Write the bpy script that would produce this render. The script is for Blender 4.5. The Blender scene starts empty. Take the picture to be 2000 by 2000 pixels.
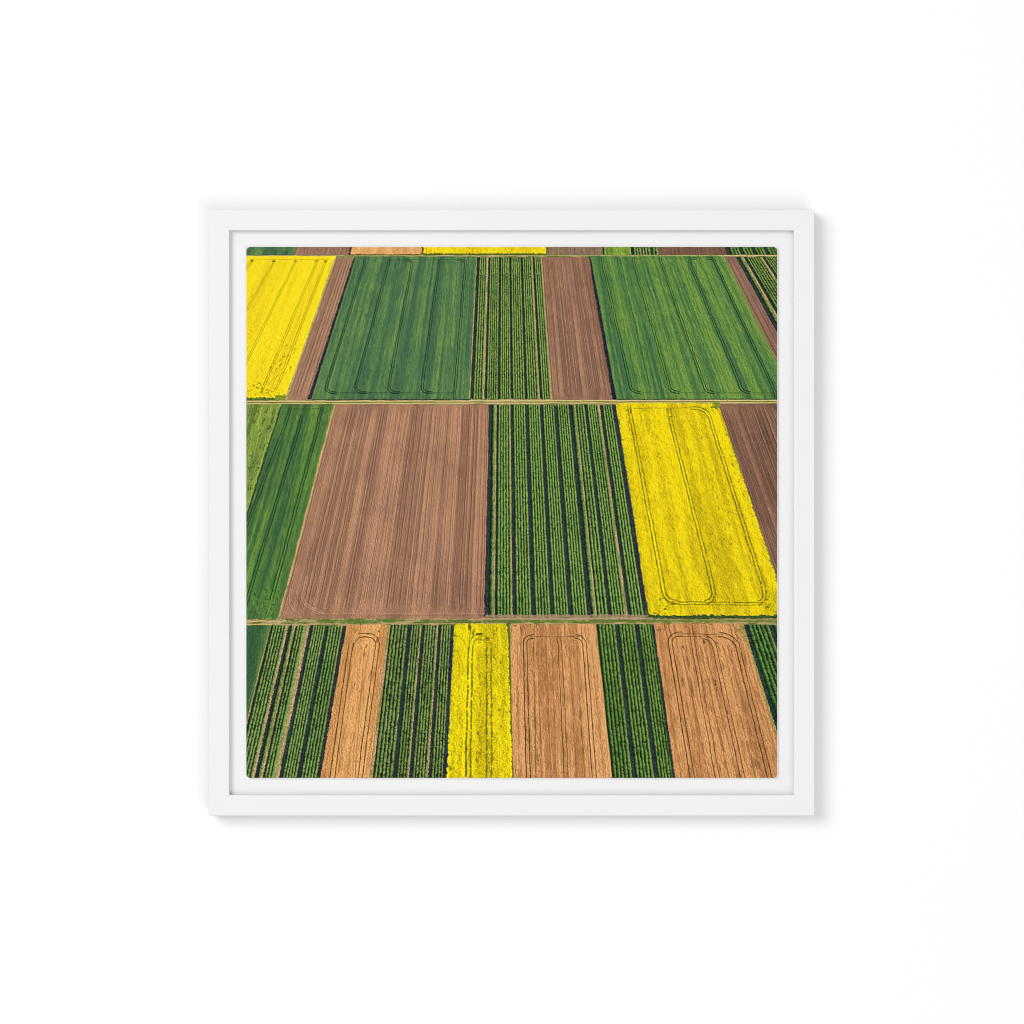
import bpy, bmesh, math
import numpy as np

# ================================================================ camera, light, exposure
SC = bpy.context.scene
COL = SC.collection
K = 0.0005                       # metres per sheet unit (the photograph's pixel at the front of the frame)
DEP = 46.0                       # depth of the frame, in sheet units
CAM = 5600.0                     # camera distance from the front of the frame, in sheet units

def P(px, py, d):
    """sheet position -> world: px,py measured on the photograph, d = height above the wall"""
    return ((px - 1000.0) * K, -d * K, (1000.0 - py) * K)

cam_data = bpy.data.cameras.new('camera')
cam_data.sensor_width = 36.0
cam_data.lens = 36.0 * CAM / 2000.0
cam_data.clip_start = 0.05
cam_data.clip_end = 100.0
cam = bpy.data.objects.new('camera', cam_data)
COL.objects.link(cam)
cam.location = (0, -(DEP + CAM) * K, 0)
cam.rotation_euler = (math.radians(90), 0, 0)
SC.camera = cam

AMBIENT = 0.62
KEY = 290.0
FILL = 170.0
world = bpy.data.worlds.new('World')
SC.world = world
world.use_nodes = True
bg = world.node_tree.nodes['Background']
bg.inputs['Color'].default_value = (1, 1, 1, 1)
bg.inputs['Strength'].default_value = AMBIENT

def softbox(name, loc, size, power):
    l = bpy.data.lights.new(name, 'AREA')
    l.shape = 'DISK'; l.size = size; l.energy = power
    o = bpy.data.objects.new(name, l)
    COL.objects.link(o)
    o.location = loc
    d = -np.array(loc)
    from mathutils import Vector
    o.rotation_euler = Vector(d).to_track_quat('-Z', 'Y').to_euler()
    return o
softbox('key_softbox', (-3.6, -5.6, 2.3), 4.2, KEY)
softbox('fill_softbox', (2.6, -5.6, -3.4), 6.0, FILL)

SC.view_settings.view_transform = 'Standard'
SC.view_settings.look = 'None'
SC.view_settings.exposure = 0.0
SC.view_settings.gamma = 1.0
SC.view_settings.use_curve_mapping = False
SC.cycles.pixel_filter_type = 'BLACKMAN_HARRIS'
SC.cycles.filter_width = 1.05      # a crisp lens

# ================================================================ materials
def mat(name, col, rough=.5, spec=.3, noise=0.0, nscale=40.0, bump=0.0, bscale=600.0):
    m = bpy.data.materials.new(name); m.use_nodes = True
    nt = m.node_tree; b = nt.nodes['Principled BSDF']
    b.inputs['Roughness'].default_value = rough
    b.inputs['Specular IOR Level'].default_value = spec
    tc = nt.nodes.new('ShaderNodeTexCoord')
    n = nt.nodes.new('ShaderNodeTexNoise'); n.inputs['Scale'].default_value = nscale; n.inputs['Detail'].default_value = 4
    nt.links.new(tc.outputs['Object'], n.inputs['Vector'])
    r = nt.nodes.new('ShaderNodeMapRange')
    r.inputs['To Min'].default_value = 1 - noise; r.inputs['To Max'].default_value = 1 + noise
    nt.links.new(n.outputs['Fac'], r.inputs['Value'])
    v = nt.nodes.new('ShaderNodeVectorMath'); v.operation = 'SCALE'
    v.inputs[0].default_value = col
    nt.links.new(r.outputs['Result'], v.inputs['Scale'])
    nt.links.new(v.outputs['Vector'], b.inputs['Base Color'])
    if bump:
        n2 = nt.nodes.new('ShaderNodeTexNoise'); n2.inputs['Scale'].default_value = bscale; n2.inputs['Detail'].default_value = 3
        nt.links.new(tc.outputs['Object'], n2.inputs['Vector'])
        bp = nt.nodes.new('ShaderNodeBump'); bp.inputs['Strength'].default_value = bump; bp.inputs['Distance'].default_value = .0004
        nt.links.new(n2.outputs['Fac'], bp.inputs['Height'])
        nt.links.new(bp.outputs['Normal'], b.inputs['Normal'])
    return m

WALL = mat('wall_paint', (.79, .79, .79), .9, .1, .004, 3.0)
PAINT = mat('frame_white_paint', (.685, .685, .685), .5, .2, .012, 26.0, .03, 900.0)
CLOTH = mat('bare_canvas', (.74, .74, .74), .85, .1, .01, 60.0, .1, 2400.0)

INK_LIGHT = 1.275                # how brightly the lamps light the sheet: ink reflectance = printed colour / this
def ink_material():
    m = bpy.data.materials.new('printed_ink'); m.use_nodes = True
    nt = m.node_tree; b = nt.nodes['Principled BSDF']
    b.inputs['Roughness'].default_value = .7
    b.inputs['Specular IOR Level'].default_value = .05
    a = nt.nodes.new('ShaderNodeAttribute'); a.attribute_name = 'ink'
    nt.links.new(a.outputs['Color'], b.inputs['Base Color'])
    tc = nt.nodes.new('ShaderNodeTexCoord')
    n = nt.nodes.new('ShaderNodeTexNoise'); n.inputs['Scale'].default_value = 2500; n.inputs['Detail'].default_value = 2
    nt.links.new(tc.outputs['Object'], n.inputs['Vector'])
    bp = nt.nodes.new('ShaderNodeBump'); bp.inputs['Strength'].default_value = .03; bp.inputs['Distance'].default_value = .0002
    nt.links.new(n.outputs['Fac'], bp.inputs['Height'])
    nt.links.new(bp.outputs['Normal'], b.inputs['Normal'])
    return m
INK = ink_material()

# ================================================================ wall
def mesh_obj(name, verts, faces, material, parent=None, loc=(0, 0, 0)):
    me = bpy.data.meshes.new(name)
    me.from_pydata([tuple(np.array(v) - np.array(loc)) for v in verts], [], faces)
    me.update()
    bm = bmesh.new(); bm.from_mesh(me); bmesh.ops.recalc_face_normals(bm, faces=bm.faces); bm.to_mesh(me); bm.free()
    me.materials.append(material)
    o = bpy.data.objects.new(name, me)
    COL.objects.link(o)
    o.parent = parent
    if parent is None: o.location = loc
    return o

T = .06
wv = [(x, y, z) for y in (0, T) for x in (-3, 3) for z in (-3, 3)]
wall = mesh_obj('wall', wv, [(0, 1, 3, 2), (4, 6, 7, 5), (0, 4, 5, 1), (2, 3, 7, 6), (0, 2, 6, 4), (1, 5, 7, 3)], WALL)
wall['kind'] = 'structure'

# ================================================================ frame
OX0, OX1, OY0, OY1 = 407.3, 1591.0, 409.4, 1593.3     # outer edges
FACE = 40.6                                           # width of the front of a rail
LEDGE = DEP - 12.0                                    # height of the ledge the canvas stands on
INNER = 84.0                                          # the ledge runs on under the canvas to here
GAP = .08                                             # half the hairline joint at the mitres

root = bpy.data.objects.new('framed_canvas', None)
COL.objects.link(root)
root.location = P(1000, 1000, 0)
root['label'] = 'square white floating frame holding a canvas print of striped yellow, green and brown fields'
root['category'] = 'framed picture'

def rnd(cx, cy, r, a0, a1, n=4):
    return [(cx + r * math.cos(math.radians(a0 + (a1 - a0) * i / n)), cy + r * math.sin(math.radians(a0 + (a1 - a0) * i / n))) for i in range(n + 1)]

BACK = 4.0                                            # bumpers hold the frame this far off the wall
R = 1.8
PROFILE = [(0, BACK)] + rnd(R, DEP - R, R, 180, 90) + rnd(FACE - R, DEP - R, R, 90, 0) + [(FACE, LEDGE), (INNER, LEDGE), (INNER, BACK)]

def rail(side):
    vs = []
    for end in (0, 1):
        for r, d in PROFILE:
            q = r + GAP
            if side in 'tb':
                x = OX0 + q if end == 0 else OX1 - q
                y = OY0 + r if side == 't' else OY1 - r
            else:
                y = OY0 + q if end == 0 else OY1 - q
                x = OX0 + r if side == 'l' else OX1 - r
            vs.append(P(x, y, d))
    n = len(PROFILE)
    fs = [(i, (i + 1) % n, n + (i + 1) % n, n + i) for i in range(n)] + [tuple(range(n)), tuple(range(2 * n - 1, n - 1, -1))]
    return mesh_obj('frame_rail', vs, fs, PAINT, root)
for side in 'tlbr':
    rail(side)

# ================================================================ canvas with its printed picture
CF = LEDGE + 5.0                                      # front of the canvas, set back behind the front of the frame
CR = 8.0                                              # corner radius
# ---------------------------------------------------------------- the printed picture (ink colours, computed point by point)
# All positions are in millimetre-like "sheet units": 1 unit = the photograph's pixel, measured on the flat print.
PX0, PX1, PY0, PY1 = 481.1, 1518.2, 482.3, 1519.5
_T = np.random.default_rng(7).random((512, 512)).astype(np.float32)

def vn(x, y, seed=0):
    """smooth value noise 0..1"""
    x = x + seed * 37.17; y = y + seed * 91.73
    xi = np.floor(x); yi = np.floor(y)
    fx = (x - xi).astype(np.float32); fy = (y - yi).astype(np.float32)
    xi = xi.astype(np.int64) & 511; yi = yi.astype(np.int64) & 511
    x2 = (xi + 1) & 511; y2 = (yi + 1) & 511
    fx = fx * fx * (3 - 2 * fx); fy = fy * fy * (3 - 2 * fy)
    return (_T[yi, xi] * (1 - fx) + _T[yi, x2] * fx) * (1 - fy) + (_T[y2, xi] * (1 - fx) + _T[y2, x2] * fx) * fy

def fbm(x, y, seed=0, o=3):
    r = 0; a = 1; t = 0
    for k in range(o):
        r = r + a * vn(x * 2 ** k, y * 2 ** k, seed + k * 3); t += a; a *= .55
    return r / t

def sst(a, b, x):
    t = np.clip((x - a) / (b - a), 0, 1)
    return t * t * (3 - 2 * t)

def mix(a, b, t):
    t = np.asarray(t)[..., None]
    return a * (1 - t) + b * t

def C(*c):
    return np.array(c, np.float32)

def emboss(GX, GY, sx, sy, seed, o=3, d=.45):
    """relief of a rough surface lit from the right-hand side"""
    return fbm((GX - d * sx) / sx, (GY + .3 * d * sy) / sy, seed, o) - fbm((GX + d * sx) / sx, (GY - .3 * d * sy) / sy, seed, o)

HZ = -620.0                                   # height of the vanishing line on the sheet
def scl(y): return (y - HZ) / 1620.0

class Sheet:
    def __init__(s, X, Y):
        s.X, s.Y = X.astype(np.float32), Y.astype(np.float32)
        s.S = scl(s.Y)
        s.GX = (s.X - 968) / s.S
        s.GY = -2025 / s.S
        s.img = np.zeros(X.shape + (3,), np.float32)
        s.rowy = s.Y[:, 0]

    def rows(s, y0, y1):
        i0 = max(0, int(np.searchsorted(s.rowy, y0 - 4))); i1 = min(len(s.rowy), int(np.searchsorted(s.rowy, y1 + 4)))
        return slice(i0, i1)

    def window(s, x0, x1, y0, y1):
        r = s.rows(y0, y1)
        xm = s.X[s.X.shape[0] // 2]
        j0 = max(0, int(np.searchsorted(xm, x0 - 4)) - 12); j1 = min(len(xm), int(np.searchsorted(xm, x1 + 4)) + 12)
        return r, slice(j0, j1)

    def field(s, L, R, y0, y1, shader, rag=(0.3, 0.3, 0.3, 0.3), rf=1.6, seed=0, corner=0, **kw):
        """L, R: ((x,y),(x,y)) side lines; y0,y1 top and bottom; rag: raggedness of left,right,top,bottom edges"""
        ln = lambda P, y: P[0][0] + (P[1][0] - P[0][0]) * (y - P[0][1]) / (P[1][1] - P[0][1])
        xs = [ln(L, y0), ln(L, y1), ln(R, y0), ln(R, y1)]
        w = s.window(min(xs), max(xs), y0, y1)
        X, Y, GX, GY, S = (a[w] for a in (s.X, s.Y, s.GX, s.GY, s.S))
        if X.size == 0: return
        xl, xr = ln(L, Y), ln(R, Y)
        u = (X - xl) / (xr - xl)
        W = (ln(R, 1000.) - ln(L, 1000.))
        U = u * W
        j = lambda k, a, b: (fbm(a / rf, b / rf, seed + k, 2) - .5) * 2
        wb = lambda k: (vn(GY / 24 + k * 5.3, GY * 0 + seed + k) - .5) * 1.3 * S + (vn(GY / 90 + k * 3.1, GY * 0 + seed - k) - .5) * 1.2 * S
        xl = xl + wb(1); xr = xr + wb(2)
        al = np.clip(X - xl + .5 + rag[0] * 2 * j(11, GY, GX * .25), 0, 1)
        ar = np.clip(xr - X + .5 + rag[1] * 2 * j(12, GY, GX * .25), 0, 1)
        at = np.clip(Y - y0 + .5 + (vn(GX / 20, GX * 0, seed + 5) - .5) * 1.2 * S + rag[2] * 2 * j(13, GX, GY * .25), 0, 1)
        ab = np.clip(y1 - Y + .5 + (vn(GX / 20, GX * 0, seed + 6) - .5) * 1.2 * S + rag[3] * 2 * j(14, GX, GY * .25), 0, 1)
        a = al * ar * at * ab
        if corner:
            d = np.hypot(np.maximum(0, corner - np.minimum(X - xl, xr - X)), np.maximum(0, corner - np.minimum(Y - y0, y1 - Y)))
            a = a * np.clip(corner + .5 - d, 0, 1)
        v = (Y - y0) / (y1 - y0)
        c = shader(X, Y, GX, GY, u, U, v, W, seed, **kw)
        s.img[w] = mix(s.img[w], c, a)

    def stroke(s, pts, width, col, op=1., dash=0., seed=0, dl=5.):
        """a line along a polyline; dash 0..1 breaks it up"""
        pts = np.array(pts, float)
        for k in range(len(pts) - 1):
            (xa, ya), (xb, yb) = pts[k], pts[k + 1]
            w = s.window(min(xa, xb) - 4, max(xa, xb) + 4, min(ya, yb), max(ya, yb))
            X, Y = s.X[w], s.Y[w]
            if X.size == 0: continue
            X = X + (fbm(s.GY[w] / 16, s.GX[w] / 40, 77, 2) - .5) * 1.7
            Y = Y + (vn(s.GX[w] / 16, s.GY[w] / 40, 78) - .5) * 1.2
            dx, dy = xb - xa, yb - ya
            l2 = dx * dx + dy * dy + 1e-9
            t = np.clip(((X - xa) * dx + (Y - ya) * dy) / l2, 0, 1)
            d = np.hypot(X - xa - t * dx, Y - ya - t * dy)
            wd = width * s.S[w]
            if dash:
                n = fbm(s.GX[w] / dl, s.GY[w] / dl, seed, 2)
                wd = wd * (1 - dash + dash * 2.2 * n)
                o = op * sst(.5 * dash - .12, .5 * dash + .12, n + .12)
            else:
                o = op
            a = np.clip(wd / 2 + .5 - d, 0, 1) * np.clip(wd * 1.2, 0, 1) * o
            s.img[w] = mix(s.img[w], np.broadcast_to(col, s.img[w].shape), a)

    def pair(s, pts, gap, width, col, op=1., dash=0., seed=0, dl=5.):
        """wheel tracks: two lines offset sideways from a path"""
        p = np.array(pts, float)
        t = np.gradient(p, axis=0); t /= np.linalg.norm(t, axis=1)[:, None] + 1e-9
        n = np.stack([-t[:, 1], t[:, 0]], 1)
        sc = scl(p[:, 1])[:, None]
        for q in (-1, 1):
            s.stroke(p + n * q * gap / 2 * sc, width, col, op * (1 if q > 0 else .85), dash, seed + q, dl)

    def smudge(s, x, y, rx, ry, col, op, seed=0, sl=0.):
        w = s.window(x - rx * 2, x + rx * 2, y - ry * 2, y + ry * 2)
        X, Y = s.X[w], s.Y[w]
        if X.size == 0: return
        dx = X - x - sl * (Y - y)
        d = np.hypot(dx / rx, (Y - y) / ry) + (fbm(X / 3, Y / 3, seed) - .5) * 1.3
        s.img[w] = mix(s.img[w], np.broadcast_to(col, s.img[w].shape), op * sst(1.1, .3, d))

# ---- kinds of crop
def soil(X, Y, GX, GY, u, U, v, W, seed, a=C(150,108,86), b=C(192,145,113), k=1., n=26, tilt=0.):
    wv = (vn(GY / 70, U / 40, seed + 9) - .5) * 1.6
    Uw = U + wv
    hl = sst(0, .05, v) * sst(1, .94, v)
    st = .36 * vn(Uw / 12, GY / 900, seed) + .52 * ((vn(Uw / 4.2, GY / 700, seed + 1) - .5) * hl + .5) + .36 * ((vn(Uw / 1.4, GY / 500, seed + 2) - .5) * hl + .5) - .05
    st = st + .34 * (fbm(GX / 34, GY / 60, seed + 4) - .5) + .2 * (fbm(GX / 5, GY / 11, seed + 8) - .5)
    t = np.clip((st - .62) * 1.7 * k + .5, 0, 1)
    c = mix(np.broadcast_to(a, X.shape + (3,)), np.broadcast_to(b, X.shape + (3,)), t)
    damp = sst(.52, .75, fbm(GX / 44, GY / 60, seed + 40))
    c = mix(c, c * C(.90, .90, .93), damp * .6)
    rng = np.random.default_rng(seed + 100)
    for i in range(n):
        u0 = (i + rng.uniform(.05, .95)) / n * W
        d = np.abs(Uw - u0)
        ww = rng.uniform(.45, 1.0)
        op = rng.uniform(.45, 1.) * (0.5 + .5 * vn(GY / 45, U * 0 + i, seed + i)) * sst(0, .05, v + .02 * vn(U / 6, U * 0, seed)) * sst(1., .92, v + .04 * vn(U / 5, U * 0, seed + 1))
        if rng.random() < .62:
            c = mix(c, C(86, 58, 50), op * np.clip(ww + .5 - d, 0, 1) * .85)
            c = mix(c, C(220, 172, 138), op * .6 * np.clip(ww + .4 - np.abs(Uw - u0 - 1.6), 0, 1))
        else:
            c = mix(c, C(220, 172, 136), op * .8 * np.clip(ww + .4 - d, 0, 1))
            c = mix(c, C(104, 72, 60), op * .5 * np.clip(ww + .3 - np.abs(Uw - u0 + 1.5), 0, 1))
    g = fbm(GX / 1.2, GY / 1.6, seed + 5, 3) - .5
    e = emboss(GX, GY, 1.6, 2.2, seed + 6)
    return c * C(.93, .93, .91) * (1 + .26 * g[..., None] + .30 * e[..., None])

def wheat(X, Y, GX, GY, u, U, v, W, seed, lo=C(64,106,70), md=C(81,125,70), hi=C(106,147,70), sh=0., k=1., edge=1.):
    wv = (vn(GY / 60, U / 30, seed + 19) - .5) * 2.4
    Uw = U + wv
    st = .42 * vn(Uw / 22, GY / 900, seed) + .46 * vn(Uw / 7, GY / 420, seed + 1) + .24 * vn(Uw / 2.8, GY / 160, seed + 2)
    st = (st / 1.12 - .5) * 1.25 + .5 + .28 * (fbm(GX / 30, GY / 40, seed + 3) - .5) + .14 * (fbm(GX / 6, GY / 12, seed + 7) - .5) + sh
    c = mix(np.broadcast_to(lo, X.shape + (3,)), np.broadcast_to(md, X.shape + (3,)), sst(.25, .52, st))
    c = mix(c, np.broadcast_to(hi, X.shape + (3,)), sst(.5, .85, st) * k)
    e = np.minimum(U, W - U)
    c = mix(c, np.broadcast_to(hi, X.shape + (3,)), .45 * edge * sst(9, 2, e + 5 * (fbm(GX / 4, GY / 8, seed + 8) - .5)))
    g = fbm(GX / 1.1, GY / 1.5, seed + 5, 3) - .5
    em = .8 * emboss(GX, GY, 1.4, 1.9, seed + 12) + .35 * emboss(GX, GY, 4.5, 14., seed + 13, 2)
    dark = sst(.60, .78, fbm(Uw / 1.4, GY / 26, seed + 6, 2))
    c = c * (1 + .36 * g[..., None] + .38 * em[..., None])
    c = mix(c, C(34, 74, 48), dark * .34)
    return c * .90 + .10 * c.mean(-1, keepdims=True) + C(3, 0, 0)

DK = C(28, 32, 42); TN = C(188, 154, 116)
def rowcrop(X, Y, GX, GY, u, U, v, W, seed, beds=(), wob=.1, hi=C(136,170,92), mid=C(76,120,56), lo=C(34,64,30), thin=.05, base=None):
    hair = (fbm(GY / 1.1, GX / 7, seed + 21, 2) - .5)
    c = mix(np.broadcast_to(DK, X.shape + (3,)), np.broadcast_to(C(18, 40, 30), X.shape + (3,)), fbm(GX / 9, GY / 30, seed + 20))
    if base is not None:
        c = np.broadcast_to(base, X.shape + (3,)) * (1 + .3 * (fbm(GX / 1.5, GY / 2, seed + 22)[..., None] - .5))
    px = 1.0 / W                                     # one unit in u
    for kind, u0, u1, n in beds:
        if kind == 'dark':
            nb = min(.9, (u1 - u0) * W * .09)
            a = np.clip((u - u0) / px + .5 - nb + 2.4 * hair, 0, 1) * np.clip((u1 - u) / px + .5 - nb + 1.2 * hair, 0, 1)
            cc = mix(np.broadcast_to(DK, X.shape + (3,)), np.broadcast_to(C(26, 46, 40), X.shape + (3,)), sst(.4, .7, fbm(GX / 8, GY / 26, seed + 20)))
            cc = cc * (.8 + .9 * fbm(GX / 1.4, GY / 1.4, seed + 26, 2)[..., None])
            cc = mix(cc, C(70, 84, 50), sst(.5, .7, fbm(GX / 1.8, GY / 3, seed + 27, 2)) * .35)
            cc = mix(cc, C(104, 116, 96), sst(.70, .82, fbm(GX / 2, GY / 1.2, seed + 23, 2)) * .55)
            c = mix(c, cc, a)
        elif kind in ('tan', 'pale'):
            a = np.clip((u - u0) / px + .5, 0, 1) * np.clip((u1 - u) / px + .5 - 2.2 * hair, 0, 1)
            q = fbm(GX / 1.5, GY / 2.4, seed + 24, 2)
            q2 = fbm(GX / 4, GY / 40, seed + 25, 2)
            if kind == 'tan':
                cc = mix(np.broadcast_to(TN, X.shape + (3,)), np.broadcast_to(C(132, 132, 70), X.shape + (3,)), sst(.42, .75, q2))
            else:
                cc = np.broadcast_to(C(138, 160, 82), X.shape + (3,))
            c = mix(c, cc * (.72 + .5 * q[..., None]), a)
        else:
            p = (u - u0) / (u1 - u0) * n
            inside = (p > -.15) & (p < n + .15)
            rid = np.floor(np.clip(p, 0, n - .001))
            p2 = p + (vn(GY / 7, rid * 7.3, seed + 30) - .5) * 2 * wob
            t = p2 - rid
            rs = 1.0 / scl(900.)
            ph = rid * 13.7
            plant = vn(GY / 2.1 + ph, rid * 5.1, seed + 31)          # plants along the row
            gapn = vn(GY / 13, rid * 3.3, seed + 33)
            hw = .405 + .28 * (plant - .5) + .10 * (fbm(GX / 1.2, GY / 1.2, seed + 36, 2) - .5) - thin * sst(.45, .2, gapn)
            d = np.abs(t - .54)
            body = sst(hw + .12, hw - .14, d)
            lit = sst(-.46, .22, (t - .54)) * (.62 + .62 * plant) + .55 * (fbm(GX / 1.1, GY / 1.1, seed + 32, 3) - .5) + .8 * emboss(GX, GY, 1.7, 1.7, seed + 37, 2)
            tone = fbm(GX / 24, GY / 60, seed + 34, 2)
            cc = mix(np.broadcast_to(lo, X.shape + (3,)), np.broadcast_to(mid, X.shape + (3,)), sst(.05, .5, lit))
            cc = mix(cc, np.broadcast_to(hi, X.shape + (3,)), sst(.45, .95, lit))
            cc = mix(cc, cc * C(.86, .90, .88), sst(.5, .7, tone) * .8) * C(1.03, .97, .97)
            under = mix(np.broadcast_to(C(18, 36, 18), X.shape + (3,)), np.broadcast_to(C(120, 102, 72), X.shape + (3,)), np.clip(thin * 2.2 * sst(.5, .75, fbm(GX / 1.6, GY / 2, seed + 35)), 0, 1))
            cc = mix(under, cc * C(.93, .95, .90), body)
            yel = sst(.72, .95, p / n) * .35                           # right-hand row catches the light
            cc = mix(cc, cc * C(1.18, 1.08, .95), yel)
            edge = sst(n - .34, n - .02, p + .25 * (vn(GY / 3, GX * 0, seed + 38) - .5))
            cc = mix(cc, np.broadcast_to(C(158, 166, 100), X.shape + (3,)), edge * .6 * (.5 + .6 * vn(GY / 2, rid, seed + 39)))
            c = mix(c, cc, inside * 1.)
    return c

def rape(X, Y, GX, GY, u, U, v, W, seed, a=C(253,222,26), b=C(234,204,22), dk=C(136,116,14), sp=.5, fs=1.0, holes=1.):
    Uw = U + (vn(GY / 50, U / 30, seed + 19) - .5) * 3
    st = .42 * vn(Uw / 15, GY / 240, seed) + .30 * vn(Uw / 5, GY / 110, seed + 9) + .34 * fbm(GX / 9, GY / 13, seed + 1)
    c = mix(np.broadcast_to(a, X.shape + (3,)), np.broadcast_to(b, X.shape + (3,)), sst(.36, .74, st))
    f1 = fbm(GX / (1.2 * fs), GY / (1.3 * fs), seed + 2, 3)
    em = .8 * emboss(GX, GY, 1.7 * fs, 1.7 * fs, seed + 5) + .3 * emboss(GX, GY, 5., 6., seed + 8, 2)
    ridge = 1 - np.abs(fbm(GX / (2.4 * fs), GY / (2.4 * fs), seed + 3, 2) - .5) * 2
    c = c * (1 + .20 * (f1[..., None] - .5) + .34 * np.minimum(em, .12)[..., None])
    cr = sst(.86, .97, ridge) * sst(.42, .7, st + .5 * (f1 - .5))
    c = mix(c, dk, cr * sp * .62)
    c = mix(c, dk, sst(.12, .4, -em + .25 * (st - .5)) * sp * .6)
    sp2 = sst(.62, .8, f1 + .3 * (st - .5))
    c = mix(c, dk, sp2 * sp * .8)
    hole = sst(.70, .84, fbm(Uw / 2.6, GY / 12, seed + 6, 3) + .34 * (st - .5)) * holes
    return mix(c, dk * .9, hole * sp * .8)

def ripe(X, Y, GX, GY, u, U, v, W, seed, a=C(221,165,110), b=C(192,138,88), dk=C(124,78,42), sp=.6):
    Uw = U + (vn(GY / 50, U / 30, seed + 19) - .5) * 3
    st = .42 * vn(Uw / 14, GY / 400, seed) + .38 * vn(Uw / 3.2, GY / 120, seed + 1) + .36 * fbm(GX / 9, GY / 20, seed + 2)
    c = mix(np.broadcast_to(a, X.shape + (3,)), np.broadcast_to(b, X.shape + (3,)), sst(.38, .80, st))
    f1 = fbm(GX / 1.35, GY / 1.7, seed + 3, 3)
    em = .6 * emboss(GX, GY, 1.3, 2.0, seed + 5)
    ridge = 1 - np.abs(fbm(GX / 2.4, GY / 4.4, seed + 4, 2) - .5) * 2
    c = c * C(1.03, 1.02, .98) * (1 + .30 * (f1[..., None] - .5) + .6 * np.clip(em, -.3, .2)[..., None])
    c = mix(c, dk, sst(.87, .98, ridge) * sst(.35, .65, st + .6 * (f1 - .5)) * sp * .62)
    c = mix(c, dk, sst(.55, .76, f1) * sp * .8)
    st2 = sst(.58, .76, fbm(Uw / 1.7, GY / 20, seed + 6, 2) + .2 * (st - .5))
    c = mix(c, dk * C(1.1, 1.1, 1.15), st2 * sp * .6)
    return mix(c, dk * .8, sst(.72, .86, fbm(Uw / 2.4, GY / 11, seed + 7, 3)) * sp * .7)

def shade(X, Y, GX, GY, u, U, v, W, seed, col=C(24,28,44)):
    n = fbm(GX / 2.2, GY / 1.4, seed, 2)
    c = np.broadcast_to(col, X.shape + (3,)) * (.8 + .9 * n[..., None])
    return mix(c, C(108, 96, 88), sst(.66, .82, n) * .6)

def verge(X, Y, GX, GY, u, U, v, W, seed, g=C(98,114,52), t=C(184,158,112), dry=.5, wx=26.):
    n = fbm(GX / wx, GY / 5, seed, 3)
    f = fbm(GX / 1.6, GY / 1.4, seed + 2, 3)
    c = mix(np.broadcast_to(g, X.shape + (3,)), np.broadcast_to(t, X.shape + (3,)), sst(1 - dry - .12, 1 - dry + .12, n))
    c = c * (1 + .55 * (f[..., None] - .5))
    c = mix(c, C(132, 150, 62), sst(.5, .8, fbm(GX / 11, GY / 3, seed + 4)) * .5)
    return mix(c, C(50, 66, 32), sst(.56, .76, f) * .6)

def arc(x0, y0, x1, y1, x2, y2, n=8):
    """rounded corner from p0 to p2 round p1"""
    t = np.linspace(0, 1, n)
    return [((1 - q) ** 2 * x0 + 2 * q * (1 - q) * x1 + q * q * x2, (1 - q) ** 2 * y0 + 2 * q * (1 - q) * y1 + q * q * y2) for q in t]

def seg(a, b, n=7):
    return [(a[0] + (b[0] - a[0]) * i / (n - 1), a[1] + (b[1] - a[1]) * i / (n - 1)) for i in range(n)]

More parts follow.
